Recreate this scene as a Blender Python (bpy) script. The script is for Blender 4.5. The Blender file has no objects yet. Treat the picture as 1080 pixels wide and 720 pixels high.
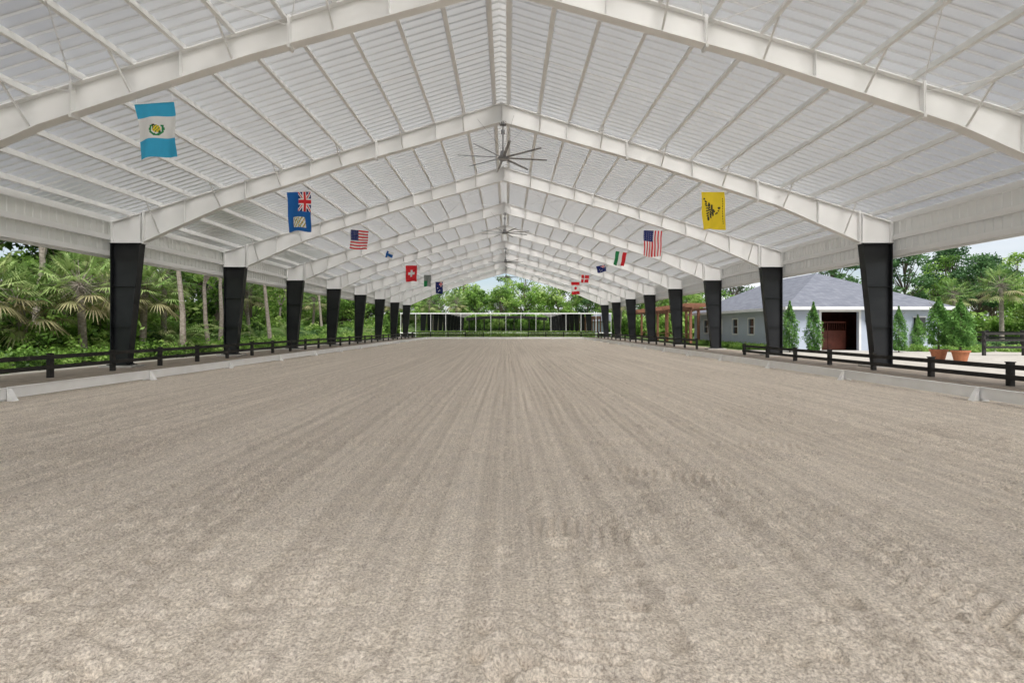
import bpy, math, random
import numpy as np
from mathutils import Vector, Matrix
random.seed(7); R=np.random.RandomState(7)
S=bpy.context.scene
# ---------------------------------------------------------------- materials
def nmat(name):
    m=bpy.data.materials.new(name); m.use_nodes=True
    nt=m.node_tree; b=nt.nodes['Principled BSDF']; return m,nt,b
def N(nt,t,**k):
    n=nt.nodes.new(t)
    for a,v in k.items(): setattr(n,a,v)
    return n
def paint(name,c1,c2=None,rough=.5,scale=3.0,metal=0,bump=0,bscale=40,spec=.4,stretch=None):
    m,nt,b=nmat(name)
    if c2 is None: c2=tuple(x*.85 for x in c1)
    tc=N(nt,'ShaderNodeTexCoord'); no=N(nt,'ShaderNodeTexNoise'); no.inputs['Scale'].default_value=scale; no.inputs['Detail'].default_value=2.5
    src=tc.outputs['Object']
    if stretch:
        mp=N(nt,'ShaderNodeMapping'); mp.inputs['Scale'].default_value=stretch; nt.links.new(src,mp.inputs['Vector']); src=mp.outputs['Vector']
    nt.links.new(src,no.inputs['Vector'])
    r=N(nt,'ShaderNodeValToRGB'); r.color_ramp.elements[0].position=.3; r.color_ramp.elements[1].position=.7
    r.color_ramp.elements[0].color=(*c2,1); r.color_ramp.elements[1].color=(*c1,1)
    nt.links.new(no.outputs['Fac'],r.inputs['Fac']); nt.links.new(r.outputs['Color'],b.inputs['Base Color'])
    b.inputs['Roughness'].default_value=rough; b.inputs['Metallic'].default_value=metal; b.inputs['Specular IOR Level'].default_value=spec
    if bump:
        n2=N(nt,'ShaderNodeTexNoise'); n2.inputs['Scale'].default_value=bscale; n2.inputs['Detail'].default_value=2
        nt.links.new(src,n2.inputs['Vector'])
        bp=N(nt,'ShaderNodeBump'); bp.inputs['Distance'].default_value=bump; nt.links.new(n2.outputs['Fac'],bp.inputs['Height']); nt.links.new(bp.outputs['Normal'],b.inputs['Normal'])
    return m
M_white=paint('white_steel_paint',(.92,.92,.92),(.87,.87,.87),.45,1.2)
M_black=paint('black_steel_paint',(.012,.013,.016),(.02,.021,.024),.38,2.0)
M_fence=paint('black_fence_paint',(.018,.017,.016),(.04,.036,.032),.65,5,bump=.004)
M_rail=paint('white_pvc',(.94,.94,.94),(.88,.875,.86),.5,2.5)
M_conc=paint('concrete',(.50,.48,.45),(.38,.36,.33),.9,4,bump=.005)
M_dark=paint('grey_metal',(.30,.30,.31),(.22,.22,.23),.4,5)
M_bark=paint('bark',(.20,.16,.12),(.09,.07,.055),.9,6,bump=.03,bscale=14,stretch=(1,1,.3))
M_pbark=paint('pale_bark',(.40,.35,.30),(.20,.17,.14),.9,5,bump=.03,bscale=14,stretch=(1,1,2))
M_wood=paint('redwood_stain',(.30,.14,.08),(.19,.085,.05),.6,4,bump=.003,stretch=(1,1,5))
M_wall=paint('pale_blue_stucco',(.48,.53,.62),(.43,.48,.57),.8,1.5,bump=.004,bscale=30)
M_trim=paint('white_trim',(.80,.80,.80),(.72,.72,.72),.5)
M_glass=paint('window_glass',(.02,.025,.03),(.03,.035,.04),.05,spec=.8)
M_terra=paint('terracotta',(.50,.20,.10),(.38,.14,.07),.8,8)
M_door=paint('stall_door_wood',(.16,.045,.03),(.10,.03,.02),.5,3)
M_soil=paint('potting_soil',(.05,.035,.025))
def transpanel(name,mix,c=.90,tcol=(.95,.95,.94),clear=0):
    m,nt,b=nmat(name)
    out=nt.nodes['Material Output']
    b.inputs['Base Color'].default_value=(c,c,c*.99,1)
    b.inputs['Roughness'].default_value=.5
    t=N(nt,'ShaderNodeBsdfTranslucent'); t.inputs['Color'].default_value=(*tcol,1)
    mx=N(nt,'ShaderNodeMixShader'); mx.inputs[0].default_value=mix
    nt.links.new(b.outputs[0],mx.inputs[1]); nt.links.new(t.outputs[0],mx.inputs[2]); last=mx
    if clear:
        tp=N(nt,'ShaderNodeBsdfRefraction'); tp.inputs['IOR'].default_value=1.5; tp.inputs['Roughness'].default_value=.38; tp.inputs['Color'].default_value=(1,.99,.97,1)
        m2=N(nt,'ShaderNodeMixShader'); m2.inputs[0].default_value=clear
        nt.links.new(mx.outputs[0],m2.inputs[1]); nt.links.new(tp.outputs[0],m2.inputs[2]); last=m2
    nt.links.new(last.outputs[0],out.inputs['Surface'])
    return m
M_deck=transpanel('white_roof_panel',.03,.60,clear=.29)  # metal deck made to let light through, added to brighten the interior
M_rib=transpanel('white_roof_rib',.0,.68,clear=.14)
M_side=transpanel('white_side_panel',.10,.84)  # siding made slightly light-passing too, adding light inside
M_purlin=transpanel('translucent_white_purlin',.20,.94)  # painted steel made translucent, adding light to the purlin undersides
def leafmat(name,cols,tr=.3):
    m,nt,b=nmat(name); out=nt.nodes['Material Output']
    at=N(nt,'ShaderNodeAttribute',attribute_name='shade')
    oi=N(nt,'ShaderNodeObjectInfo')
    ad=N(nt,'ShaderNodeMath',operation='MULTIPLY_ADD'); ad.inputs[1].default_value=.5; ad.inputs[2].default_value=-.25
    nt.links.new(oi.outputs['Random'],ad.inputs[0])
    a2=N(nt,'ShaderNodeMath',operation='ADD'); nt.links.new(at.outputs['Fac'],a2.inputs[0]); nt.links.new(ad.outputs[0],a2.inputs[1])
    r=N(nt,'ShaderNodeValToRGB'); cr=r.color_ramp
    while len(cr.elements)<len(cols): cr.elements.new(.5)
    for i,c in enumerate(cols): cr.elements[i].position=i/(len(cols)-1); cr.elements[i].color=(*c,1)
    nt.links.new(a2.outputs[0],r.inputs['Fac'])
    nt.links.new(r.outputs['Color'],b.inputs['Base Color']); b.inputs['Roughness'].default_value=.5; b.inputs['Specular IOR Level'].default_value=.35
    t=N(nt,'ShaderNodeBsdfTranslucent'); nt.links.new(r.outputs['Color'],t.inputs['Color'])
    mx=N(nt,'ShaderNodeMixShader'); mx.inputs[0].default_value=tr
    nt.links.new(b.outputs[0],mx.inputs[1]); nt.links.new(t.outputs[0],mx.inputs[2]); nt.links.new(mx.outputs[0],out.inputs['Surface'])
    return m
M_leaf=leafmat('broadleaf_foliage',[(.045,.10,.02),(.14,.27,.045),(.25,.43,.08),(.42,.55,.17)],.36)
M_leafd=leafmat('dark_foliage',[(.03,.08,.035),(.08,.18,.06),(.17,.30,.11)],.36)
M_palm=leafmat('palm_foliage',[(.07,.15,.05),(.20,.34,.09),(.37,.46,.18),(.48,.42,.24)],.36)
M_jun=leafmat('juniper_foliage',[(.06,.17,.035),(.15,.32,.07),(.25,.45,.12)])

# ---------------------------------------------------------------- mesh builder
class MB:
    def __init__(s): s.v=[];s.f=[];s.m=[];s.sh=[]
    def add(s,vs,fs,mat=0,sh=.5):
        o=len(s.v); s.v+= [tuple(v) for v in vs]
        for f in fs: s.f.append(tuple(i+o for i in f)); s.m.append(mat); s.sh.append(sh)
    def box(s,c,d,mat=0,rz=0):
        x,y,z=[q/2 for q in d]; cs,sn=math.cos(rz),math.sin(rz)
        vs=[]
        for dz in(-z,z):
            for dx,dy in((-x,-y),(x,-y),(x,y),(-x,y)):
                vs.append((c[0]+dx*cs-dy*sn,c[1]+dx*sn+dy*cs,c[2]+dz))
        s.add(vs,[(3,2,1,0),(4,5,6,7),(0,1,5,4),(1,2,6,5),(2,3,7,6),(3,0,4,7)],mat)
    def b2(s,a,b,mat=0):
        s.box([(a[i]+b[i])/2 for i in range(3)],[abs(b[i]-a[i]) for i in range(3)],mat)
    def beam(s,p0,p1,w,h,mat=0,side=None):
        p0=Vector(p0);p1=Vector(p1);d=(p1-p0).normalized()
        sd=Vector(side) if side else (Vector((0,0,1)).cross(d) if abs(d.z)<.99 else Vector((1,0,0)))
        sd=(sd-d*sd.dot(d)).normalized(); up=d.cross(sd)
        vs=[]
        for p in(p0,p1):
            for a,b in((-1,-1),(1,-1),(1,1),(-1,1)): vs.append(p+sd*(a*w/2)+up*(b*h/2))
        s.add(vs,[(3,2,1,0),(4,5,6,7),(0,1,5,4),(1,2,6,5),(2,3,7,6),(3,0,4,7)],mat)
    def tube(s,p0,p1,r0,r1,n=8,mat=0,caps=True):
        p0=Vector(p0);p1=Vector(p1);d=(p1-p0).normalized()
        a=Vector((1,0,0)) if abs(d.x)<.9 else Vector((0,1,0)); u=d.cross(a).normalized(); w=d.cross(u)
        vs=[];
        for p,r in((p0,r0),(p1,r1)):
            for i in range(n): t=2*math.pi*i/n; vs.append(p+u*(math.cos(t)*r)+w*(math.sin(t)*r))
        fs=[(i,(i+1)%n,n+(i+1)%n,n+i) for i in range(n)]
        if caps: fs+= [tuple(range(n-1,-1,-1)),tuple(range(n,2*n))]
        s.add(vs,fs,mat)
    def plate(s,poly,y,t,mat=0):   # poly in xz
        n=len(poly); vs=[(x,y-t/2,z) for x,z in poly]+[(x,y+t/2,z) for x,z in poly]
        s.add(vs,[tuple(range(n)),tuple(range(2*n-1,n-1,-1))]+[(i,n+i,n+(i+1)%n,(i+1)%n) for i in range(n)],mat)
    def obj(s,name,mats,parent=None,smooth=False,loc=(0,0,0)):
        me=s.mesh(name,mats,smooth); o=bpy.data.objects.new(name,me); o.location=loc
        S.collection.objects.link(o)
        if parent: o.parent=parent
        return o
    def mesh(s,name,mats,smooth=False):
        me=bpy.data.meshes.new(name); me.from_pydata(s.v,[],s.f)
        for m in mats: me.materials.append(m)
        me.polygons.foreach_set('material_index',np.array(s.m,dtype=np.int32))
        if smooth: me.polygons.foreach_set('use_smooth',np.ones(len(s.f),dtype=bool))
        a=me.attributes.new('shade','FLOAT','FACE'); a.data.foreach_set('value',np.array(s.sh,dtype=np.float32))
        me.update(); return me
def empty(name,loc=(0,0,0)):
    e=bpy.data.objects.new(name,None); e.location=loc; e.empty_display_size=.3; S.collection.objects.link(e); return e
def inst(name,me,loc,rz=0,sc=1,parent=None,sz=None):
    o=bpy.data.objects.new(name,me); o.location=loc; o.rotation_euler=(0,0,rz); o.scale=(sc,sc,sz or sc)
    S.collection.objects.link(o)
    if parent: o.parent=parent
    return o

# ---------------------------------------------------------------- noise helper
def gnoise(X,Y,scale,seed):
    r=np.random.RandomState(seed); n=256; g=r.rand(n,n)
    x=X*scale; y=Y*scale; xi=np.floor(x).astype(int); yi=np.floor(y).astype(int)
    fx=x-xi; fy=y-yi; fx=fx*fx*(3-2*fx); fy=fy*fy*(3-2*fy)
    a=g[xi%n,yi%n];b=g[(xi+1)%n,yi%n];c=g[xi%n,(yi+1)%n];d=g[(xi+1)%n,(yi+1)%n]
    return (a*(1-fx)+b*fx)*(1-fy)+(c*(1-fx)+d*fx)*fy-.5

# ---------------------------------------------------------------- ground
def sheet(name,x0,x1,y0,y1,z,mat):
    b=MB(); b.add([(x0,y0,z),(x1,y0,z),(x1,y1,z),(x0,y1,z)],[(0,1,2,3)]); return b.obj(name,[mat])
M_grass=paint('lawn',(.12,.19,.05),(.07,.11,.03),.95,1.3,bump=.05,bscale=25)
M_gravel=paint('pale_gravel',(.46,.43,.38),(.36,.33,.29),.95,2.0,bump=.01,bscale=60)
M_mulch=paint('leaf_litter',(.16,.12,.08),(.07,.06,.035),.95,2.5,bump=.03,bscale=30)
sheet('ground',-500,500,-500,600,-.12,M_grass)
sheet('gravel_driveway',16.3,60,6,34,-.03,M_gravel)
sheet('gravel_path',-18.4,-16.3,-30,110,-.03,M_gravel)  # path widened in pale gravel to bounce added light onto the eaves
sheet('rear_bounce_gravel',-16.2,40,-18,-9.1,-.03,M_gravel)  # pale ground added behind the camera to bounce light under the roof
sheet('forest_floor',-60,-18.5,-30,110,-.03,M_mulch)

def sandmat(name):
    m,nt,b=nmat(name)
    tc=N(nt,'ShaderNodeTexCoord'); O=tc.outputs['Object']
    def noise(sc,det,rough=.6,vec=O,dist=0):
        n=N(nt,'ShaderNodeTexNoise'); n.inputs['Scale'].default_value=sc; n.inputs['Detail'].default_value=det; n.inputs['Roughness'].default_value=rough; n.inputs['Distortion'].default_value=dist
        nt.links.new(vec,n.inputs['Vector']); return n.outputs['Fac']
    fine=noise(60,3,.75); mid=noise(4,3,.6)
    def mix(a,b_,f,typ='MIX'):
        x=N(nt,'ShaderNodeMix',data_type='RGBA',blend_type=typ)
        for i,v in((6,a),(7,b_)):
            if isinstance(v,tuple): x.inputs[i].default_value=(*v,1)
            else: nt.links.new(v,x.inputs[i])
        if isinstance(f,float): x.inputs[0].default_value=f
        else: nt.links.new(f,x.inputs[0])
        return x.outputs[2]
    def ramp(f,a,b_):
        r=N(nt,'ShaderNodeMapRange'); r.inputs[1].default_value=a; r.inputs[2].default_value=b_; nt.links.new(f,r.inputs[0]); return r.outputs[0]
    c=mix((.41,.352,.295),(.94,.845,.73),ramp(fine,.33,.64))
    c=mix(c,mix((.93,.93,.94),(1.03,1.03,1.02),ramp(mid,.33,.66)),1.0,'MULTIPLY')
    mp=N(nt,'ShaderNodeMapping'); mp.inputs['Scale'].default_value=(9.5,.07,1); nt.links.new(O,mp.inputs['Vector'])
    st=noise(1.0,3,.6,mp.outputs['Vector'],.3)
    c=mix(c,mix((.85,.84,.83),(1.04,1.04,1.04),ramp(st,.38,.62)),1.0,'MULTIPLY')
    nt.links.new(c,b.inputs['Base Color']); b.inputs['Roughness'].default_value=.95; b.inputs['Specular IOR Level'].default_value=.15
    b1=N(nt,'ShaderNodeBump'); b1.inputs['Distance'].default_value=.018; b1.inputs['Strength'].default_value=1; nt.links.new(noise(42,3,.75),b1.inputs['Height'])
    nt.links.new(b1.outputs['Normal'],b.inputs['Normal'])
    return m
M_sand=sandmat('arena_sand')
M_track=paint('packed_footing',(.33,.28,.225),(.22,.18,.145),.95,3,bump=.015,bscale=30)

XE=10.8
def axis_x():
    h=[0.0]; 
    while h[-1]<XE:
        st=.02 if h[-1]<4.5 else .02+.012*(h[-1]-4.5)
        h.append(h[-1]+st)
    h[-1]=XE; h=np.array(h); return np.concatenate([-h[:0:-1],h])
ys=[-8,-6,-4,-2,-1,0,.6]; y=1.0
while y<66.5: ys.append(y); y+=max(.013,.0062*y)
ys.append(66.5)
ax=axis_x(); ay=np.array(ys)
X,Y=np.meshgrid(ax,ay,indexing='ij')
H=np.zeros_like(X)
patch=np.clip(.8+1.8*gnoise(X,Y,.45,15),.4,1.4)
H+=.022*gnoise(X,Y,1.6,1)+patch*(.020*gnoise(X,Y,4.3,2)+.026*gnoise(X,Y,9.5,3)+.032*gnoise(X,Y,19,4)+.028*gnoise(X,Y,38,5))
mk=np.clip(gnoise(X,Y,.5,6)*2+.7,0,1)
H+=.013*np.sin(2*math.pi*(X+.10*gnoise(X,Y,.5,7))/.15)*mk*np.clip((Y-4.0)/5,0.1,1)
# tractor-tyre / roller chevrons along sweeping arcs
for (cx,cy,rad,wd,amp) in((-3,-4.5,9.2,.38,.022),(-3,-4.5,11.0,.38,.022),(9,-2,8.0,.34,.02),(9,-2,9.6,.34,.02),(-9,-1,7.2,.34,.022),(-9,-1,8.8,.34,.02),(-1.5,-26,31.2,.34,.018),(-1.5,-26,32.8,.34,.018)):
    rr=np.hypot(X-cx,Y-cy)+.10*gnoise(X,Y,.7,21); an=np.arctan2(Y-cy,X-cx)
    w=np.clip(1-np.abs(rr-rad)/wd,0,1); w=np.minimum(w*4,1)
    H*=(1-.3*w)
    H+=amp*w*np.clip(.5+2.4*gnoise(X,Y,1.3,8),0,1)*np.sin(an*rad*2*math.pi/.10+np.abs(rr-rad)*22)
for i in range(700):
    hx=R.uniform(-7,7); hy=1.9+R.rand()**1.4*13; r0=R.uniform(.045,.07)
    ix=np.searchsorted(ax,[hx-.25,hx+.25]); iy=np.searchsorted(ay,[hy-.25,hy+.25])
    sx=slice(ix[0],ix[1]); sy=slice(iy[0],iy[1])
    d=np.hypot(X[sx,sy]-hx,(Y[sx,sy]-hy)*.85)
    k=R.uniform(.25,1)
    H[sx,sy]+= k*(-.040*np.exp(-(d/r0)**4)+.016*np.exp(-((d-r0*1.5)/.03)**2))
H*=np.clip((XE-np.abs(X))/.3,0,1)
H=np.maximum(H,-.1)
nx,ny=X.shape
co=np.stack([X,Y,H],-1).reshape(-1,3).astype(np.float32)
ii=(np.arange(nx-1)[:,None]*ny+np.arange(ny-1)[None,:]).ravel()
F=np.stack([ii,ii+ny,ii+ny+1,ii+1],-1).astype(np.int32)
me=bpy.data.meshes.new('sand_arena_floor'); me.vertices.add(len(co)); me.vertices.foreach_set('co',co.ravel())
me.loops.add(F.size); me.loops.foreach_set('vertex_index',F.ravel()); me.polygons.add(len(F))
me.polygons.foreach_set('loop_start',np.arange(0,F.size,4,dtype=np.int32)); me.polygons.foreach_set('loop_total',np.full(len(F),4,dtype=np.int32))
me.polygons.foreach_set('use_smooth',np.ones(len(F),dtype=bool)); me.materials.append(M_sand); me.update(calc_edges=True)
o=bpy.data.objects.new('sand_arena_floor',me); S.collection.objects.link(o)
tb=MB()
for a,b_ in((-16.3,-XE),(XE,16.3)): tb.add([(a,-9,0),(b_,-9,0),(b_,76,0),(a,76,0)],[(0,1,2,3)])
tb.add([(-XE,66.5,0),(XE,66.5,0),(XE,76,0),(-XE,76,0)],[(0,1,2,3)])
tb.obj('perimeter_track',[M_track])

# ---------------------------------------------------------------- arena building
SP=7.62
FY=[SP*(n+.52) for n in range(-1,10)]
YA,YB=FY[0]-1.2,FY[-1]+.9
zt=lambda x:10.5-.305*abs(x)
arena=empty('covered_riding_arena')
depth=[(14.35,1.18),(11,.72),(6,.60),(0,.74)]
fr=MB()
for k,y0 in enumerate(FY):
    for s in(-1,1):
        bot=[(s*x,zt(x)-d) for x,d in depth]
        for j in range(3):
            (xa,za),(xb,zb)=bot[j],bot[j+1]
            fr.plate([(xa,zt(xa)),(xb,zt(xb)),(xb,zb),(xa,za)],y0,.02)
            fr.beam((xa,y0,za),(xb,y0,zb),.25+.004*j,.03,side=(0,1,0))
        fr.plate([(s*15.5,zt(15.5)),(s*14.35,zt(14.35)),(s*14.35,4.95),(s*15.5,4.95)],y0,.022)
        fr.beam((s*15.5,y0,zt(15.5)),(0,y0,zt(0)),.252,.03,side=(0,1,0))
        fr.beam((s*15.5,y0,4.95),(s*15.5,y0,zt(15.5)+.02),.262,.03,side=(0,1,0))
        fr.beam((s*14.35,y0,4.9),(s*14.35,y0,zt(14.35)-.02),.246,.03,side=(0,1,0))
        fr.beam((s*15.5,y0,4.95),(s*14.3,y0,4.95),.27,.04,side=(0,1,0))
        for xj in(14.25,10.2,5.0,.03):
            d=np.interp(xj,[0,6,11,14.35],[.74,.6,.72,1.18])
            for q in((0,.035) if xj>.1 else (0,)):
                fr.beam((s*(xj-q),y0,zt(xj-q)+.06),(s*(xj-q+.012),y0,zt(xj)-d-.09),.27,.025,side=(0,1,0))
        for xs in(12.6,7.6,2.6):
            d=np.interp(xs,[0,6,11,14.35],[.74,.6,.72,1.18]); fr.b2((s*xs-.006,y0-.12,zt(xs)-d),(s*xs+.006,y0+.12,zt(xs)))
fr.obj('portal_frames',[M_white],arena)
cl=MB()
for y0 in FY:
    for s in(-1,1):
        cl.plate([(s*15.5,.12),(s*14.85,.12),(s*14.35,4.92),(s*15.5,4.92)],y0,.02)
        cl.beam((s*15.5,y0,.12),(s*15.5,y0,4.93),.30,.03,side=(0,1,0))
        cl.beam((s*14.85,y0,.12),(s*14.35,y0,4.93),.30,.035,side=(0,1,0))
        cl.b2((s*15.62,y0-.2,.08),(s*14.7,y0+.2,.115))
        for zz in(1.6,3.2): cl.b2((s*15.48,y0-.13,zz),(s*(14.9-.1*zz),y0+.13,zz+.012))
        cl.b2((s*15.55,y0-.15,4.90),(s*14.28,y0+.15,4.928))
        for q in(-1,1):
            cl.tube((s*15.3,y0+q*.15,.11),(s*15.3,y0+q*.15,.17),.02,.02,6); cl.tube((s*14.78,y0+q*.12,.11),(s*14.78,y0+q*.12,.17),.02,.02,6)
cl.obj('steel_columns',[M_black],arena)
ft=MB()
for y0 in FY:
    for s in(-1,1): ft.b2((s*15.8,y0-.35,-.1),(s*14.5,y0+.35,.078))
ft.obj('concrete_footings',[M_conc],arena)
PX=[.30]+[.30+1.21*k for k in range(1,13)]
pu=MB()
def purlin(x,s,mat=0):
    z=zt(x)+.018
    x=s*x
    pu.b2((x-.006,YA,z),(x+.006,YB,z+.2),mat)
    pu.b2((x-s*.006,YA,z+.001),(x-s*.10,YB,z+.012),mat)
    pu.b2((x-s*.090,YA,z+.012),(x-s*.10,YB,z+.035),mat)
    pu.b2((x+s*.006,YA,z+.188),(x+s*.08,YB,z+.199),mat)
for s in(-1,1):
    for x in PX: purlin(x,s)
    pu.b2((s*15.52,YA,zt(15.5)-.02),(s*15.58,YB,zt(15.5)+.2))
pu.obj('roof_purlins',[M_purlin],arena)
br=MB()
for y0 in FY:
    for s in(-1,1):
        for i,x in enumerate(PX):
            if i%2==1:
                d=np.interp(x,[0,6,11,14.35],[.74,.6,.72,1.18])
                for q in(-1,1):
                    br.beam((s*x,y0+q*.1,zt(x)-d+.03),(s*x,y0+q*.82,zt(x)+.1),.05,.012,side=(1,0,0))
                    br.beam((s*x+.02,y0+q*.1,zt(x)-d+.03),(s*x+.02,y0+q*.82,zt(x)+.1),.01,.05,side=(1,0,0))
for a in(1,4,7):
    y0,y1=FY[a],FY[a+1]
    for s in(-1,1):
        for (xa,xb) in((.4,5),(5,10.2),(10.2,15)):
            br.tube((s*xa,y0,zt(xa)-.12),(s*xb,y1,zt(xb)-.12),.012,.012,5); br.tube((s*xb,y0,zt(xb)-.12),(s*xa,y1,zt(xa)-.15),.012,.012,5)
for a in range(len(FY)-1):
    ym=(FY[a]+FY[a+1])/2
    for s in(-1,1): br.beam((s*.3,ym,zt(.3)+.05),(s*14.9,ym,zt(14.9)+.05),.03,.006,side=(0,1,0))
br.obj('flange_braces',[M_white],arena)
dk=MB()
pitch=.305; yv=[];
y=YA-.2
while y<YB+.2:
    yv+= [(y,0),(y+.20,0),(y+.22,.04),(y+.285,.04)]; y+=pitch
for s in(-1,1):
    xs=[0,8,15.95]
    vs=[(s*x,yy,zt(x)+.225+o) for yy,o in yv for x in xs]
    o0=len(dk.v); dk.v+=vs
    for i in range(len(yv)-1):
        for j in range(2):
            a=i*3+j+o0; f=(a,a+1,a+4,a+3); dk.f.append(f if s<0 else f[::-1]); dk.m.append(0 if i%4==0 else 1); dk.sh.append(.5)
dk.obj('roof_deck',[M_deck,M_rib],arena)
rc=MB()
for s in(-1,1):
    f=(0,1,2,3); rc.add([(0,YA-.3,zt(0)+.31),(s*.22,YA-.3,zt(.22)+.30),(s*.22,YB+.3,zt(.22)+.30),(0,YB+.3,zt(0)+.31)],[f if s<0 else f[::-1]])
rc.obj('ridge_cap',[transpanel('ridge_cap_panel',.6,.85)],arena)  # cap made to pass light so the ridge does not read dark
sd=MB()
for s in(-1,1):
    y=YA; vs=[]
    while y<YB:
        for q,o in((0,0),(.16,0),(.18,.025),(.24,.025),(.26,0)):
            vs+= [(s*(15.66+o),y+q,4.42),(s*(15.66+o),y+q,zt(15.66)+.2)]
        y+=.28
    n=len(vs)//2; sd.add(vs,[(2*i,2*i+2,2*i+3,2*i+1) for i in range(n-1)])
sd.obj('eave_siding',[M_side],arena)
g=MB()
for s in(-1,1):
    for z in(4.42,5.05): 
        g.b2((s*15.535,YA,z),(s*15.655,YB,z+.06)); g.b2((s*15.535,YA,z+.06),(s*15.55,YB,z+.2))
    g.b2((s*15.64,YA-.1,4.33),(s*15.72,YB+.1,4.415))
    g.b2((s*15.9,YA-.2,zt(15.9)+.05),(s*16.05,YB+.2,zt(15.9)+.22))
    for y0 in(YA-.22,YB+.22):
        g.beam((0,y0,zt(0)+.16),(s*15.98,y0,zt(15.98)+.16),.05,.26,side=(0,1,0))
g.obj('eave_girts_and_trim',[M_white],arena)

# ---------------------------------------------------------------- fans
def fan(y0,rot):
    e=empty('ceiling_fan',(0.06,y0,8.35))
    b=MB(); b.tube((0,0,.25),(0,0,1.42),.03,.03,8); b.tube((0,0,1.3),(0,0,1.42),.14,.14,12); b.tube((0,0,.02),(0,0,.26),.13,.10,16); b.tube((0,0,-.08),(0,0,.02),.18,.20,16)
    b.tube((0,0,.95),(0,0,1.1),.08,.08,12)
    for i in range(4):
        t=i*math.pi/2+.4; b.tube((0,0,.3),(math.cos(t)*1.1,math.sin(t)*.6,1.45),.005,.005,4)
    b.obj('motor_and_rod',[M_dark],e)
    bl=MB()
    for i in range(8):
        t=rot+i*math.pi/4; c,s_=math.cos(t),math.sin(t)
        def P(r,w,z): return (c*r-s_*w,s_*r+c*w,z)
        vs=[]
        for r,wd in((.2,.055),(1.1,.05),(1.8,.04)):
            vs+= [P(r,-wd,.01),P(r,0,.03),P(r,wd,-.02),P(r,0,.0)]
        fs=[(0,1,5,4),(1,2,6,5),(2,3,7,6),(3,0,4,7),(4,5,9,8),(5,6,10,9),(6,7,11,10),(7,4,8,11),(8,9,10,11)]
        bl.add(vs,fs)
    bl.obj('blades',[M_dark],e)
for k,i in enumerate((3,5,7,9)): fan(FY[i]+.0,.15+.3*k)

# ---------------------------------------------------------------- flags
def fabric(c):
    m,nt,b=nmat('flag_cloth'); out=nt.nodes['Material Output']
    w=N(nt,'ShaderNodeTexNoise'); w.inputs['Scale'].default_value=6
    mx0=N(nt,'ShaderNodeMix',data_type='RGBA'); mx0.inputs[6].default_value=(*[x*.85 for x in c],1); mx0.inputs[7].default_value=(*c,1); nt.links.new(w.outputs['Fac'],mx0.inputs[0])
    nt.links.new(mx0.outputs[2],b.inputs['Base Color']); b.inputs['Roughness'].default_value=.8
    t=N(nt,'ShaderNodeBsdfTranslucent'); nt.links.new(mx0.outputs[2],t.inputs['Color'])
    mx=N(nt,'ShaderNodeMixShader'); mx.inputs[0].default_value=.35
    nt.links.new(b.outputs[0],mx.inputs[1]); nt.links.new(t.outputs[0],mx.inputs[2]); nt.links.new(mx.outputs[0],out.inputs['Surface']); return m
COL={'w':(.85,.85,.85),'lb':(.05,.45,.75),'b':(.01,.13,.45),'nb':(.01,.02,.14),'r':(.70,.02,.03),'y':(.90,.68,.03),'k':(.03,.03,.02),'g':(.02,.25,.08),'gy':(.25,.27,.26),'o':(.6,.4,.05)}
FM={k:fabric(v) for k,v in COL.items()}; KEYS=list(COL)
def flag(name,X0,y0,w,h,fn,roll=0,seed=0):
    e=empty(name,(X0,y0,6.98+.03*(abs(8.3-abs(X0)))))
    e.rotation_euler=(0,math.radians(roll),0)
    nu,nv=44,64; rr=random.Random(seed); p1,p2=rr.uniform(0,6),rr.uniform(0,6)
    vs=[]
    for j in range(nv+1):
        for i in range(nu+1):
            u,v=i/nu,j/nv
            yy=.07*v**.5*math.sin(u*8+p1+v*2)+.03*v*math.sin(v*6+p2+u*3)
            xx=(u-.5)*w*(1-.08*v*abs(math.sin(p2)))+.04*v*math.sin(p1)+.012*math.sin(v*9+p2)
            vs.append((xx,yy,-v*h+.03*math.sin(u*5+p2)*v))
    b=MB(); b.v=vs
    for j in range(nv):
        for i in range(nu):
            a=j*(nu+1)+i; b.f.append((a,a+nu+1,a+nu+2,a+1)); b.m.append(KEYS.index(fn((i+.5)/nu,(j+.5)/nv))); b.sh.append(.5)
    b.obj('cloth',[FM[k] for k in KEYS],e,smooth=True)
    r=MB(); r.tube((-w/2-.05,0,.01),(w/2+.05,0,.01),.012,.012,6)
    for q in(-1,1): r.tube((q*w*.45,0,.01),(q*w*.45,0,.33-q*(1 if X0>0 else -1)*.12),.004,.004,4)
    r.obj('hanging_rod',[M_white],e)
def guat(u,v):
    d=math.hypot((u-.5)*.98,(v-.48)*1.32)
    if v<.25 or v>.66: return 'lb'
    if .12<d<.17 and not(v<.40): return 'g'
    if d<.09: return 'y' if (int(u*40)+int(v*50))%3 else 'g'
    if d<.15 and abs((u-.5)-(v-.48)*1.2)<.05: return 'k'
    return 'w'
def blueens(u,v):
    if u>.48 and v<.5:
        a=(u-.48)/.52; c=v/.5
        if abs(a-.5)<.09 or abs(c-.5)<.08: return 'r'
        if abs(a-.5)<.17 or abs(c-.5)<.15: return 'w'
        if abs(abs(a-.5)-abs(c-.5))<.05: return 'r'
        if abs(abs(a-.5)-abs(c-.5))<.13: return 'w'
        return 'nb'
    if abs(u-.5)<.25 and abs(v-.77)<.13:
        return 'o' if (int(u*22)+int(v*26))%3==0 else ('w' if (int(u*40)+int(v*30))%4 else 'g')
    return 'b'
def usv(u,v):
    if u<.54 and v<.42: return 'w' if (int(u*44)%5==2 and int(v*64)%5==2) else 'nb'
    return 'r' if int(u*13)%2==0 else 'w'
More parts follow.
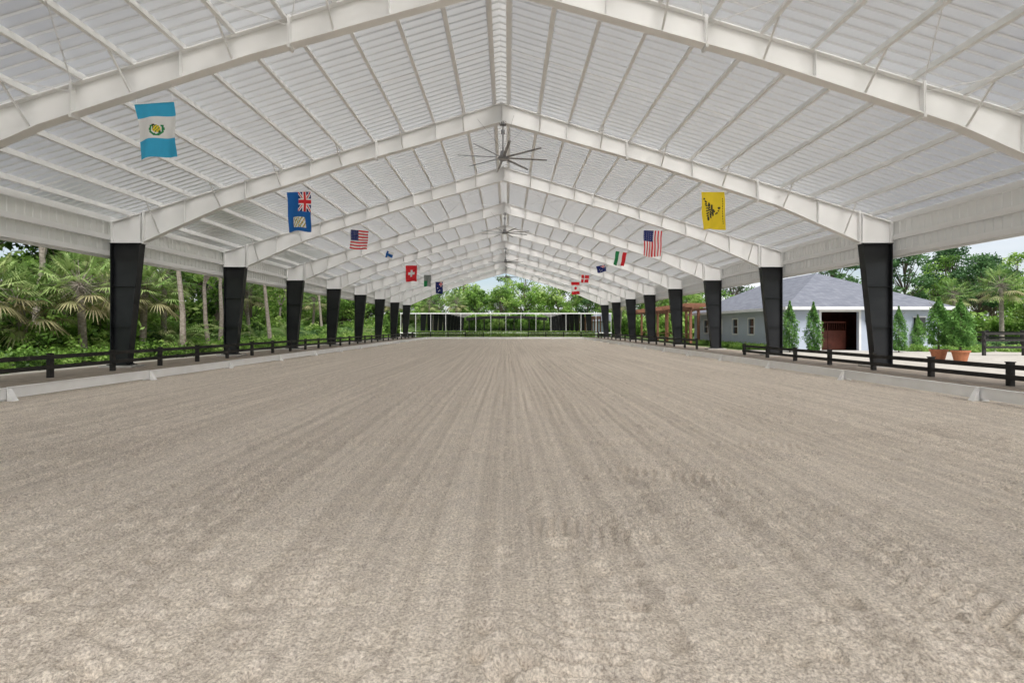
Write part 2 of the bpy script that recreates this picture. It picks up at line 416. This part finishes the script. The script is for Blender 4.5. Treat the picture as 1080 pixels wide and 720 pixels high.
def ush(u,v):
    if u<.45 and v<.54: return 'w' if (int(u*44)%4==2 and int(v*64)%5==2) else 'nb'
    return 'r' if int(v*13)%2==0 else 'w'
def swiss(u,v):
    a,b_=abs(u-.5),abs(v-.5)*1.4
    return 'w' if (a<.1 and b_<.3) or (b_<.1 and a<.3) else 'r'
# snake drawn as one thick polyline: stacked zig-zag coils, raised neck, head and rattle
SNK=[(.10,.18),(.14,.24),(.16,.32)]
for i in range(60):
    t=i/59; SNK.append((.17+.34*t,.52+(.27-.17*t)*math.sin(t*math.pi*5.5-1.2)))
SNK+=[(.56,.52),(.62,.58),(.68,.56),(.74,.50),(.76,.44)]
def gads(u,v):
    for (a,b_) in SNK:
        if math.hypot((u-a)*.92,(v-b_)*1.5)<.034: return 'k'
    if math.hypot((u-.76)*.92,(v-.42)*1.5)<.05: return 'k'
    if .88<u<.92 and .15<v<.85 and int(v*60)%4!=0: return 'k'
    return 'y'
def navy(u,v): return ('r' if abs(u-.75)<.05 or abs(v-.2)<.04 else 'w' if abs(u-.75)<.09 or abs(v-.2)<.07 else 'nb') if(u>.5 and v<.4) else ('w' if (int(u*12),int(v*12)) in((3,6),(6,8),(4,9)) else 'nb')
def canada(u,v): return 'r' if (v<.25 or v>.75 or math.hypot(u-.5,(v-.5)*1.3)<.16) else 'w'
fl=lambda i:FY[i]
flag('guatemala_flag',-8.27,fl(2),.96,1.32,guat,-4,1)
flag('cayman_islands_flag',-8.1,fl(3),.94,1.58,blueens,-2,2)
flag('united_states_flag',-8.0,fl(4),1.0,1.05,ush,6,3)
flag('finland_flag',-8.15,fl(5),.55,.5,lambda u,v:'b' if abs(v-.5)<.2 or u<.3 else 'w',20,4)
flag('swiss_flag',-8.15,fl(6),1.0,1.4,swiss,0,5)
flag('grey_striped_flag',-8.0,fl(7),.75,1.2,lambda u,v:'gy' if v<.5 else ('g' if u<.5 else 'gy'),0,6)
flag('new_zealand_flag',-7.9,fl(8),.9,1.4,navy,0,7)
flag('gadsden_flag',8.45,fl(3),.92,1.5,gads,0,8)
flag('united_states_flag',8.35,fl(4),1.02,1.45,usv,2,9)
flag('italian_flag',8.4,fl(5),.8,1.0,lambda u,v:'g' if u<.33 else ('w' if u<.66 else 'r'),10,10)
flag('australian_flag',8.4,fl(6),.8,.6,navy,-10,11)
flag('danish_flag',8.3,fl(7),.8,.8,lambda u,v:'w' if abs(u-.4)<.07 or abs(v-.5)<.07 else 'r',6,12)
flag('canadian_flag',8.35,fl(8),1.0,1.5,canada,0,13)

# ---------------------------------------------------------------- dressage rails
def rail_run(name,pts):
    e=empty(name); b=MB(); f_=MB()
    for (p,q) in pts:
        p=Vector((*p,0));q=Vector((*q,0)); L=(q-p).length; d=(q-p)/L; n=max(1,round(L/4)); 
        for i in range(n):
            a=p+d*(L*i/n+.012); c=p+d*(L*(i+1)/n-.012); j=Vector((R.uniform(-.02,.02),0,0)) if abs(d.y)>.5 else Vector((0,R.uniform(-.02,.02),0))
            zz=R.uniform(-.008,.008)
            b.beam(a+j+Vector((0,0,.165+zz)),c+j+Vector((0,0,.165+zz)),.045,.23)
            b.beam(a+j+Vector((0,0,.289+zz)),c+j+Vector((0,0,.289+zz)),.075,.015)
        for i in range(n+1):
            c=p+d*(L*i/n); nn=Vector((-d.y,d.x,0))
            for s in(-1,1):
                A=c+nn*(s*.18); vs=[A-d*.06,A+d*.06,c+d*.05+Vector((0,0,.27))+nn*s*.03,c-d*.05+Vector((0,0,.27))+nn*s*.03,c+nn*s*.03-d*.05,c+nn*s*.03+d*.05]
                f_.add(vs,[(0,1,2,3),(0,3,4),(1,5,2),(4,3,2,5)])
    b.obj('boards',[M_rail],e); f_.obj('feet',[M_rail],e)
rail_run('dressage_rail_fence',[((-10.55,-2),(-10.55,64)),((-10.5,64),(10.5,64)),((10.4,64),(10.4,-2))])

# ---------------------------------------------------------------- board fences
def board_fence(name,x,ya,yb,top,rails,sp=2.4,axis='y',z0=0,dz=0):
    e=empty(name); b=MB(); n=max(1,round((yb-ya)/sp))
    for i in range(n+1):
        t=ya+(yb-ya)*i/n
        c=(x,t) if axis=='y' else (t,x)
        j=R.uniform(-.01,.02)
        b.box((c[0],c[1],z0+(top+j)/2-.03),(.13,.13,top+.06+j)); b.box((c[0],c[1],z0+top+j+.012),(.16,.16,.024))
    for r in rails:
        s=-1 if x>0 else 1
        if axis=='y': b.box((x+s*.09,(ya+yb)/2,z0+r),(.04,yb-ya+.1,.13))
        else: b.box(((ya+yb)/2,x-.09,z0+r),(yb-ya+.1,.04,.13))
    b.obj('posts_and_rails',[M_fence],e)
board_fence('board_fence',-14.15,-4,72.5,.75,(.66,.34))
board_fence('board_fence',13.85,-4,27.6,.62,(.52,.24))
board_fence('board_fence',13.95,34.8,72.5,.75,(.66,.34))
board_fence('board_fence',72.9,-14.1,-3.4,.9,(.8,.45),axis='x')
board_fence('board_fence',72.9,3.4,14.1,.9,(.8,.45),axis='x')
board_fence('paddock_fence',27.5,27.5,48,1.35,(1.22,.85,.45),axis='x')
board_fence('paddock_fence',36,31,60,1.35,(1.22,.85,.45),axis='y')

# ---------------------------------------------------------------- mirrors
mi=empty('arena_mirror_wall',(0,80,0))
def mirmat():
    m,nt,b=nmat('mirror'); b.inputs['Metallic'].default_value=1; b.inputs['Base Color'].default_value=(.9,.92,.91,1); b.inputs['Roughness'].default_value=.015
    no=N(nt,'ShaderNodeTexNoise'); no.inputs['Scale'].default_value=.6; bp=N(nt,'ShaderNodeBump'); bp.inputs['Distance'].default_value=.004
    nt.links.new(no.outputs['Fac'],bp.inputs['Height']); nt.links.new(bp.outputs['Normal'],b.inputs['Normal']); return m
a=MB(); c=MB()
for i in range(14):
    x=-17.5+2.5*i; a.add([(x+.02,-.02,.75),(x+2.48,-.02,.75),(x+2.48,-.02,3.8),(x+.02,-.02,3.8)],[(0,1,2,3)])
for i in range(15):
    x=-17.5+2.5*i; c.box((x,0,1.9),(.05,.08,3.84))
c.b2((-17.6,-.03,3.81),(17.6,.06,3.96)); c.b2((-17.6,-.03,.58),(17.6,.06,.74)); c.b2((-17.5,.02,.745),(17.5,.05,3.805))
a.obj('mirror_panels',[mirmat()],mi); c.obj('mirror_frames',[M_rail],mi)

# ---------------------------------------------------------------- vegetation prototypes
def leaves(mb,C,size,seed,shade,asp=.5,mat=0,up=.3):
    r=np.random.RandomState(seed); k=len(C)
    n=r.normal(size=(k,3)); n[:,2]+=up; n/=np.linalg.norm(n,axis=1)[:,None]
    a=np.cross(n,r.normal(size=(k,3))); a/=np.linalg.norm(a,axis=1)[:,None]+1e-9
    b=np.cross(n,a); sz=size*r.uniform(.6,1.3,size=(k,1))
    q=np.stack([C-a*sz,C-b*sz*asp,C+a*sz,C+b*sz*asp],1).reshape(-1,3)
    o=len(mb.v); mb.v+=q.tolist()
    mb.f+=(np.arange(k*4).reshape(k,4)+o).tolist(); mb.m+=[mat]*k; mb.sh+=np.clip(shade,0,1).tolist()
def tree(name,H_,cr,ncl,nper,lsize,seed,trunk=.2,low=.35,mats=None,flat=1.0):
    r=np.random.RandomState(seed); b=MB()
    pts=[Vector((0,0,-.1))]; x=y=0
    for i in range(1,6):
        x+=r.uniform(-.25,.25); y+=r.uniform(-.25,.25); pts.append(Vector((x,y,H_*.8*i/5)))
    for i in range(5): b.tube(pts[i],pts[i+1],trunk*(1-i*.16),trunk*(1-(i+1)*.16),8,1,False)
    Cs=[];Sh=[]
    for c in range(ncl):
        t=r.uniform(low,1); rad=cr*(math.sin(math.pi*min(1,(t-low)/(1-low)*.82+.15))**.7)*r.uniform(.35,1.05)
        an=r.uniform(0,2*math.pi); cen=np.array([x*t+rad*math.cos(an),y*t+rad*math.sin(an),H_*t*r.uniform(.96,1.04)])
        j=min(4,int(t*4.5)); b.tube(pts[j],Vector(cen),trunk*.28,.025,5,1,False)
        cs=r.uniform(.5,1.15)*cr*.36
        d=r.normal(size=(nper,3)); d/=np.linalg.norm(d,axis=1)[:,None]; rr=cs*r.uniform(.45,1.1,size=(nper,1))
        p=cen+d*rr*np.array([1,1,.7*flat]); Cs.append(p)
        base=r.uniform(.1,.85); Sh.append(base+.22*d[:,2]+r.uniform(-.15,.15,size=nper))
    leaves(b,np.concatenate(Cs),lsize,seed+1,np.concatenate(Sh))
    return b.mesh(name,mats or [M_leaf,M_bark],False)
T=[tree('oak_a',11,3.8,44,90,.22,11),tree('oak_b',13,4.2,50,90,.23,12,trunk=.26,low=.25),tree('oak_c',9,3.2,40,85,.20,13,low=.2),tree('oak_d',14,3.6,46,90,.22,14,trunk=.24,mats=[M_leafd,M_bark],low=.4)]
PINE=[tree('pine_a',16,3.0,34,90,.18,21,trunk=.22,low=.55,mats=[M_leafd,M_pbark]),tree('pine_b',14,2.6,30,90,.18,22,trunk=.18,low=.5,mats=[M_leaf,M_pbark])]
def bush(name,rad,h,n,ls,seed,mat):
    r=np.random.RandomState(seed); b=MB(); Cs=[];Sh=[]
    for c in range(n):
        an=r.uniform(0,6.28); q=rad*math.sqrt(r.rand()); cen=np.array([q*math.cos(an),q*math.sin(an),h*r.uniform(.15,.85)*(1-.35*q/rad)])
        b.tube((0,0,-.05),Vector(cen),.03,.012,4,1,False)
        d=r.normal(size=(60,3)); d/=np.linalg.norm(d,axis=1)[:,None]
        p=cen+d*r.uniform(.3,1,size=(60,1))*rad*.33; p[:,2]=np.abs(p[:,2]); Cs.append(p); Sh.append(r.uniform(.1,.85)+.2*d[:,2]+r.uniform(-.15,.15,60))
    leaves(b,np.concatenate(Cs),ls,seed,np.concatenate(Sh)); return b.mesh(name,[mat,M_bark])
BUSH=[bush('shrub_a',1.6,2.4,40,.14,31,M_leaf),bush('shrub_b',1.3,1.7,34,.12,32,M_leafd),bush('shrub_c',2.0,3.4,50,.18,33,M_leaf)]
LOW=bush('groundcover_clump',1.3,.75,34,.09,34,M_leaf)
def leaflet(b,p0,p1,w,sh,droop=.1):
    p0=Vector(p0);p1=Vector(p1); d=(p1-p0); sd=d.cross(Vector((0,0,1))); 
    sd=(sd.normalized() if sd.length>1e-5 else Vector((1,0,0)))*w
    m=p0+d*.55; e=p1-Vector((0,0,droop))
    b.add([p0-sd*.4,p0+sd*.4,m+sd,m-sd,e],[(0,1,2,3),(3,2,4)],0,sh)
def fanpalm(name,ht,seed,nf=34):
    r=random.Random(seed); b=MB(); pp=Vector((0,0,-.1))
    for i in range(6):
        q=Vector((.12*math.sin(i*.7+seed),.08*i*.3,ht*(i+1)/6)); b.tube(pp,q,.17-.004*i,.17-.004*(i+1),10,1,False); pp=q
    for i in range(20):
        t=r.uniform(0,6.28); z=ht-r.uniform(0,1.0); b.beam((math.cos(t)*.15,math.sin(t)*.15,z),(math.cos(t)*.34,math.sin(t)*.34,z+.28),.07,.02,1)
    top=pp
    for i in range(nf):
        el=math.radians(80-125*((i+.5)/nf)**.9); az=i*2.399+r.uniform(-.2,.2)
        d=Vector((math.cos(az)*math.cos(el),math.sin(az)*math.cos(el),math.sin(el)))
        L=r.uniform(1.0,1.5); c=top+d*L+Vector((0,0,-.18*L*L*.5)); b.tube(top,c,.022,.014,4,1,False)
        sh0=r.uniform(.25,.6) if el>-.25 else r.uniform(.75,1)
        side=d.cross(Vector((0,0,1))).normalized(); upv=side.cross(d)
        for k in range(26):
            a=math.radians(-125+250*k/25); ll=(.95-.25*abs(a)/2.2)*r.uniform(.85,1.1)
            dd=(d*math.cos(a)+side*math.sin(a)+upv*(.15-.25*abs(math.sin(a)))).normalized()
            leaflet(b,c,c+dd*ll,.033,sh0+r.uniform(-.12,.12),r.uniform(.1,.35))
    return b.mesh(name,[M_palm,M_pbark])
def areca(name,seed,nf=22,L0=2.6):
    r=random.Random(seed); b=MB()
    for i in range(nf):
        az=i*2.399+r.uniform(-.3,.3); el=math.radians(r.uniform(45,86)); L=L0*r.uniform(.7,1.1)
        p=Vector((r.uniform(-.25,.25),r.uniform(-.25,.25),0)); st=14; d=Vector((math.cos(az)*math.cos(el),math.sin(az)*math.cos(el),math.sin(el))); sh0=r.uniform(.1,.65)
        h=Vector((math.cos(az),math.sin(az),0)); bend=r.uniform(.05,.10)
        for k in range(st):
            q=p+d*(L/st); b.tube(p,q,.02*(1-k/st)+.005,.02*(1-(k+1)/st)+.005,4,0,False); b.sh[-4:]=[sh0]*4
            if k>2:
                side=d.cross(Vector((0,0,1))).normalized()
                for s in(-1,1):
                    for m in(0,.5):
                        o=p+(q-p)*m; ll=.55*math.sin(math.pi*(k/st)**.8*.85+.3)*r.uniform(.85,1.1)
                        leaflet(b,o,o+(side*s*.85+d*.5+Vector((0,0,.1))).normalized()*ll,.022,sh0+r.uniform(-.1,.12),.14)
            p=q; d=(d+h*bend*.6-Vector((0,0,bend*(1+k*.12)))).normalized()
    return b.mesh(name,[M_palm,M_pbark])
FP=[fanpalm('sabal_a',3.6,1),fanpalm('sabal_b',5.2,2),fanpalm('sabal_c',2.4,3,28)]
AR=[areca('areca_a',5),areca('areca_b',6,18,2.0),areca('areca_c',7,26,3.4)]

wl=empty('woodland_trees')
r=random.Random(5)
def put(me,x,y,sc,par,nm='tree',sz=None): return inst(nm,me,(x,y,-.05),r.uniform(0,6.28),sc,par,sz)
for band,(x0,x1,n) in enumerate(((-25,-29,18),(-31,-38,16))):
    for i in range(n):
        y=4+i*(98/n)+r.uniform(-1.6,1.6)
        put(r.choice(T+PINE if band==0 else T),r.uniform(x1,x0),y,r.uniform(.8,1.15),wl)
for (x,y,m,sc) in ((-27,17,2,1.1),(-29,24,1,.9),(-25.5,28,2,.9),(-26,38,2,.95)): put(T[m],x,y,sc,wl)
for i in range(48):
    put(r.choice(BUSH),r.uniform(-28,-20.6),7+i*1.9+r.uniform(-.8,.8),r.uniform(.8,1.3),wl,'shrub')
for i in range(16):
    put(BUSH[2],r.uniform(-38,-31),8+i*5,r.uniform(1.5,2.1),wl,'shrub')
for i in range(24):
    put(r.choice(AR),r.uniform(-23.5,-19.6),10+i*2.8+r.uniform(-1,1),r.uniform(.8,1.15),wl,'areca')
gc=empty('groundcover_plants')
for i in range(54):
    put(LOW,r.uniform(-20.2,-18.4),8+i*1.25,r.uniform(.8,1.2),gc,'clump')
for (px,d,m,sc) in((88,22.5,0,1.0),(70,25,1,.8),(112,26,0,1.1),(150,27,0,1.05),(172,30,1,.95),(20,21,2,1.1),(128,33,1,1.1),(262,42,1,.9),(330,60,1,1.0),(-20,19,0,.9)):
    x=.23+(px-535)*d/507; inst('sabal_palm_tree',FP[m],(x,d,-.05),r.uniform(0,6),sc)
def slim(h,rad,seed):
    return tree('pine_tall',h,2.4,26,100,.16,seed,trunk=rad,low=.62,mats=[M_leafd,M_pbark])
SL=[slim(15,.17,41),slim(13,.14,42)]
for (px,d,k) in((193,27,0),(221,30,1),(286,38,0),(306,47,1),(60,30,1),(36,24,0),(232,36,0),(341,58,0)):
    x=.23+(px-535)*d/507; inst('slash_pine_tree',SL[k],(x,d,-.05),r.uniform(0,6),1)
fe=empty('far_treeline')
for i in range(19):
    x=-38+i*4.1; put(r.choice(T),x+r.uniform(-1,1),r.uniform(92,100),r.uniform(.8,1.06),fe); 
for i in range(11):
    x=-40+i*8; put(r.choice(T),x+r.uniform(-1,1),r.uniform(106,114),r.uniform(1.0,1.25),fe)
for i in range(18): put(BUSH[2],-36+i*4.2,r.uniform(86,90),r.uniform(1.3,1.8),fe,'shrub')
for x,y in((-9,86),(-14,87),(-20,84),(20,84)): inst('sabal_palm_tree',FP[1],(x,y,0),r.uniform(0,6),1.2)
re_=empty('background_trees')
for i in range(19):
    x=22+i*4.2; put(r.choice(T),x,r.uniform(64,74)-.3*i,r.uniform(.75,1.0),re_)
for i in range(8):
    put(r.choice(T),r.uniform(52,60),24+i*5,r.uniform(.65,.9),re_)
for i in range(15): put(BUSH[2],24+i*3.6,60-.6*i+r.uniform(-2,2),r.uniform(1.1,1.6),re_,'shrub')
inst('sabal_palm_tree',FP[1],(.23+522*44/507,44,0),1.0,1.05); inst('sabal_palm_tree',FP[1],(.23+470*52/507,52,0),2.0,1.0)
bc=empty('rear_treeline')
for i in range(20): put(BUSH[2],-38+i*4,r.uniform(-40,-34),r.uniform(2.4,3.2),bc,'shrub')
# viewing pavilion behind the photographer (seen in the mirrors)
vp=empty('viewing_pavilion',(0,-20,0)); b=MB()
b.plate([(-15,4.8),(15,4.8),(15,5.1),(6,5.8),(-6,5.8),(-15,5.1)],0,5)
b.plate([(-15,3.9),(-15,4.79),(15,4.79),(15,3.9),(10,4.5),(5,4.65),(-5,4.65),(-10,4.5)],2.55,.08)
for x in(-14,-8.4,-2.8,2.8,8.4,14):
    for yy in(-2.2,2.2): b.b2((x-.12,yy-.12,0),(x+.12,yy+.12,4.795))
for z in(.5,1.0): b.b2((-14,2.33,z),(14,2.39,z+.1))
b.obj('roof_and_posts',[M_fence],vp)
hd=empty('clipped_hedge'); 
def hedge():
    rr=np.random.RandomState(3); b=MB(); n=9000
    C=np.stack([rr.uniform(-14,14,n),75.2+rr.uniform(-.35,.35,n),rr.uniform(.05,.95,n)+.06*np.sin(np.arange(n))],1)
    leaves(b,C,.09,4,rr.uniform(.4,1,n)); 
    for i in range(60): b.tube((-14+i*.47,75.2,0),(-14+i*.47+.1,75.2,.7),.015,.01,4,1,False)
    return b.obj('hedge_foliage',[M_leaf,M_bark],hd)
hedge()

# ---------------------------------------------------------------- juniper
def juniper(name,h,rad,seed,pot):
    rr=np.random.RandomState(seed); b=MB(); n=4200
    z0=.75 if pot else .15
    t=rr.rand(n)**1.15; prof=np.sin(np.pi*np.clip(t*.9+.14,0,1))**.8*(1-.45*t)
    an=rr.uniform(0,6.28,n); lump=1+.25*np.sin(an*3+t*14)+.18*np.sin(an*7-t*21)
    q=rad*prof*lump*np.sqrt(rr.uniform(.25,1,n))
    C=np.stack([q*np.cos(an),q*np.sin(an),z0+t*(h-z0)],1)
    leaves(b,C,.075,seed,.45+.25*np.sin(an*3+t*14)+rr.uniform(-.25,.25,n),asp=.35,up=0)
    b.tube((0,0,z0-.3),(0,0,h*.85),.05,.015,6,1,False)
    for i in range(14):
        a=rr.uniform(0,6.28); z=z0+.1+i*(h-z0)*.055; b.tube((0,0,z),(math.cos(a)*rad*.6,math.sin(a)*rad*.6,z+.35),.02,.008,4,1,False)
    return b.mesh(name,[M_jun,M_bark])
def pot(par):
    b=MB(); b.tube((0,0,0),(0,0,.42),.24,.33,20,0); b.tube((0,0,.42),(0,0,.52),.37,.38,20,0); b.tube((0,0,.521),(0,0,.53),.32,.32,20,1); b.obj('terracotta_pot',[M_terra,M_soil],par,False)
J1=juniper('juniper_a',3.1,.62,51,True); J2=juniper('juniper_b',3.3,.6,52,False)
for (px,d,sc) in((990,24,1.0),(1013,23,.95)):
    e=empty('potted_juniper',(.23+(px-535)*d/507,d,-.03)); inst('juniper_foliage',J1,(0,0,0),px,sc,e); pot(e)
for (px,d,sc) in((833,31.2,1.0),(858,31,.98),(948,31,.9),(968,33,.75)):
    e=empty('juniper_shrub',(.23+(px-535)*d/507,d,-.03)); inst('juniper_foliage',J2,(0,0,0),px,sc,e)
pb=empty('garden_bed_plants')
for i in range(12): put(LOW,19.0+R.uniform(-.2,.2),34+i*1.4,.55,pb,'clump')
for i in range(9): put(LOW,27.5+i*1.5,31.8+R.uniform(-.4,.4),.6,pb,'clump')
for i in range(6): put(BUSH[1],31.5+i*1.8,34.5,.55,pb,'shrub')

# ---------------------------------------------------------------- stable building
st=empty('stable_building')
def shingle():
    m,nt,b=nmat('grey_shingles'); tc=N(nt,'ShaderNodeTexCoord'); br_=N(nt,'ShaderNodeTexBrick')
    br_.inputs['Scale'].default_value=1.0; br_.inputs['Brick Width'].default_value=.35; br_.inputs['Row Height'].default_value=.16; br_.inputs['Mortar Size'].default_value=.008
    br_.inputs['Color1'].default_value=(.13,.14,.17,1); br_.inputs['Color2'].default_value=(.19,.20,.23,1); br_.inputs['Mortar'].default_value=(.09,.09,.11,1)
    cx=N(nt,'ShaderNodeSeparateXYZ'); cb=N(nt,'ShaderNodeCombineXYZ'); ad=N(nt,'ShaderNodeMath',operation='ADD')
    nt.links.new(tc.outputs['Object'],cx.inputs[0]); nt.links.new(cx.outputs[0],ad.inputs[0]); nt.links.new(cx.outputs[1],ad.inputs[1]); nt.links.new(ad.outputs[0],cb.inputs[0])
    ml=N(nt,'ShaderNodeMath',operation='MULTIPLY'); ml.inputs[1].default_value=2.0; nt.links.new(cx.outputs[2],ml.inputs[0]); nt.links.new(ml.outputs[0],cb.inputs[1])
    nt.links.new(cb.outputs[0],br_.inputs['Vector']); nt.links.new(br_.outputs['Color'],b.inputs['Base Color']); b.inputs['Roughness'].default_value=.9; return m
M_sh=shingle()
x0,x1,y0,y1,ze=19.7,30.2,33.2,50,3.0
w=MB(); T_=.2
ox0,ox1,oz=21.9,24.5,2.65
w.b2((x0,y0,-.05),(ox0,y0+T_,ze)); w.b2((ox1,y0,-.05),(x1,y0+T_,ze)); w.b2((ox0,y0,oz),(ox1,y0+T_,ze))
wins=[(35.2,36.1),(37.9,38.8),(40.6,41.5),(43.6,44.5),(46.6,47.5)]
yy=y0+T_
for a_,b_ in wins:
    w.b2((x0,yy,-.05),(x0+T_,a_,ze)); w.b2((x0,a_,-.05),(x0+T_,b_,1.05)); w.b2((x0,a_,2.25),(x0+T_,b_,ze)); yy=b_
w.b2((x0,yy,-.05),(x0+T_,y1,ze)); w.b2((x1-T_,y0+T_,-.05),(x1,y1,ze)); w.b2((x0+T_,y1-T_,-.05),(x1-T_,y1,ze))
w.obj('walls',[M_wall],st)
rf=MB(); ov=.55; zr=5.9; hx=(x0+x1)/2; hw=(x1-x0)/2+ov
E=[(x0-ov,y0-ov,ze-.02),(x1+ov,y0-ov,ze-.02),(x1+ov,y1+ov,ze-.02),(x0-ov,y1+ov,ze-.02)]; A=(hx,y0-ov+hw,zr); B=(hx,y1+ov-hw,zr)
rf.add(E+[A,B],[(0,1,4),(1,2,5,4),(2,3,5),(3,0,4,5)])
rf.obj('hip_roof',[M_sh],st)
tr=MB()
tr.b2((x0-ov,y0-ov-.03,ze-.22),(x1+ov,y0-ov,ze-.01)); tr.b2((x0-ov-.03,y0-ov,ze-.22),(x0-ov,y1+ov,ze-.01)); tr.b2((x1+ov,y0-ov,ze-.22),(x1+ov+.03,y1+ov,ze-.01))
tr.b2((x0-ov+.01,y0-ov+.01,ze-.20),(x1+ov-.01,y0-.01,ze-.17)); tr.b2((x0-ov+.01,y0,ze-.20),(x0-.01,y1+ov,ze-.17))
for a_,b_ in wins:
    tr.b2((x0-.04,a_-.1,.97),(x0-.002,a_,2.33)); tr.b2((x0-.04,b_,.97),(x0-.002,b_+.1,2.33)); tr.b2((x0-.05,a_,2.25),(x0-.002,b_,2.36)); tr.b2((x0-.07,a_,.93),(x0-.002,b_,1.05)); tr.b2((x0+.05,a_,1.62),(x0+.08,b_,1.67))
tr.b2((ox0-.15,y0-.04,0),(ox0,y0-.002,oz+.15)); tr.b2((ox1,y0-.04,0),(ox1+.15,y0-.002,oz+.15)); tr.b2((ox0,y0-.045,oz),(ox1,y0-.002,oz+.17))
for xx in(26.0,28.3): tr.b2((xx-.06,y0-.045,.93),(xx+.86,y0-.002,1.04)); tr.b2((xx-.06,y0-.045,2.26),(xx+.86,y0-.002,2.36))
tr.obj('white_trim',[M_trim],st)
gl=MB()
for a_,b_ in wins: gl.b2((x0+.09,a_,1.05),(x0+.11,b_,2.25))
for xx in(26.0,28.3):
    gl.b2((xx,y0-.03,1.05),(xx+.8,y0-.004,2.25))
gl.obj('windows',[M_glass],st)
dr=MB()
n=8
for sx in(ox0,(ox0+ox1)/2+.01):
    wd=(ox1-ox0)/2-.02
    dr.b2((sx,y0+1.25,0),(sx+wd,y0+1.30,1.25)); dr.b2((sx,y0+1.23,1.25),(sx+wd,y0+1.32,1.36)); dr.b2((sx,y0+1.23,1.9),(sx+wd,y0+1.32,2.0))
    for i in range(n+1): dr.b2((sx+wd*i/n-.012,y0+1.26,1.36),(sx+wd*i/n+.012,y0+1.285,1.9))
    dr.beam((sx+.05,y0+1.235,.08),(sx+wd-.05,y0+1.235,1.2),.02,.09)
dr.obj('stall_doors',[M_door],st)
ii_=MB(); ii_.b2((x0+.3,y0+4,0),(x1-.3,y0+4.1,2.9)); ii_.obj('interior_partition',[M_door],st)
fl_=MB(); fl_.b2((x0-1,y0-2.2,-.04),(x1+1,y0,-.01)); fl_.obj('entrance_apron',[M_conc],st)
lt=MB()
for xx in(21.4,25.0): lt.b2((xx-.06,y0-.14,1.95),(xx+.06,y0-.03,2.2)); lt.tube((xx,y0-.085,2.2),(xx,y0-.085,2.3),.09,.01,8)
lt.obj('wall_lanterns',[M_black],st)
pg=empty('wooden_pergola'); b=MB()
for yy in np.arange(44,64,3.2):
    for xx in(17.0,19.0): b.b2((xx-.11,yy-.11,0),(xx+.11,yy+.11,3.25))
    b.b2((16.5,yy-.05,3.42),(19.1,yy+.05,3.62))
for xx in(17.0,19.0): b.b2((xx-.06,43.4,3.22),(xx+.06,63.6,3.415))
for yy in np.arange(43.6,63.6,.5): b.b2((16.4,yy-.03,3.63),(19.15,yy+.03,3.78))
for yy in np.arange(44,60,3.2): 
    b.beam((17,yy,2.7),(17,yy+.5,3.2),.08,.08)
    b.b2((16.97,yy+.12,.9),(17.03,yy+3.08,1.0)); b.b2((16.97,yy+.12,.3),(17.03,yy+3.08,.4))
b.obj('posts_and_rafters',[M_wood],pg)

# ---------------------------------------------------------------- light
W=bpy.data.worlds.new("World"); S.world=W; W.use_nodes=True; nt=W.node_tree
bg=nt.nodes['Background']; sky=N(nt,'ShaderNodeTexSky',sky_type='NISHITA'); sky.sun_disc=False
EL,AZ=math.radians(58),math.radians(160)
sky.sun_elevation=EL; sky.sun_rotation=AZ; sky.air_density=1.0; sky.dust_density=1.5
tc=N(nt,'ShaderNodeTexCoord'); mp=N(nt,'ShaderNodeMapping'); mp.inputs['Scale'].default_value=(1,1,2.6); nt.links.new(tc.outputs['Generated'],mp.inputs['Vector'])
cn=N(nt,'ShaderNodeTexNoise'); cn.inputs['Scale'].default_value=2.6; cn.inputs['Detail'].default_value=4; nt.links.new(mp.outputs['Vector'],cn.inputs['Vector'])
cr=N(nt,'ShaderNodeMapRange'); cr.inputs[1].default_value=.30; cr.inputs[2].default_value=.55; nt.links.new(cn.outputs['Fac'],cr.inputs[0])
mx=N(nt,'ShaderNodeMix',data_type='RGBA'); mx.inputs[7].default_value=(7.0,7.2,7.5,1); nt.links.new(sky.outputs['Color'],mx.inputs[6]); nt.links.new(cr.outputs[0],mx.inputs[0])
nt.links.new(mx.outputs[2],bg.inputs['Color']); bg.inputs['Strength'].default_value=.14
L=bpy.data.lights.new('sun','SUN'); L.energy=4.8; L.angle=math.radians(30); L.color=(1,.97,.93)
lo=bpy.data.objects.new('sun',L); S.collection.objects.link(lo)
dirv=Vector((math.sin(AZ)*math.cos(EL),math.cos(AZ)*math.cos(EL),math.sin(EL)))
lo.rotation_euler=dirv.to_track_quat('Z','Y').to_euler()
# ---------------------------------------------------------------- camera
c=bpy.data.cameras.new('camera'); co_=bpy.data.objects.new('camera',c); S.collection.objects.link(co_)
c.sensor_width=36; c.lens=36*507/1080; c.shift_x=5/1080; c.shift_y=-15/1080; c.clip_end=2000; c.clip_start=.05
co_.location=(.23,0,1.59); co_.rotation_euler=(math.radians(90),0,0); S.camera=co_
S.view_settings.view_transform='Standard'; S.view_settings.look='None'; S.view_settings.exposure=0
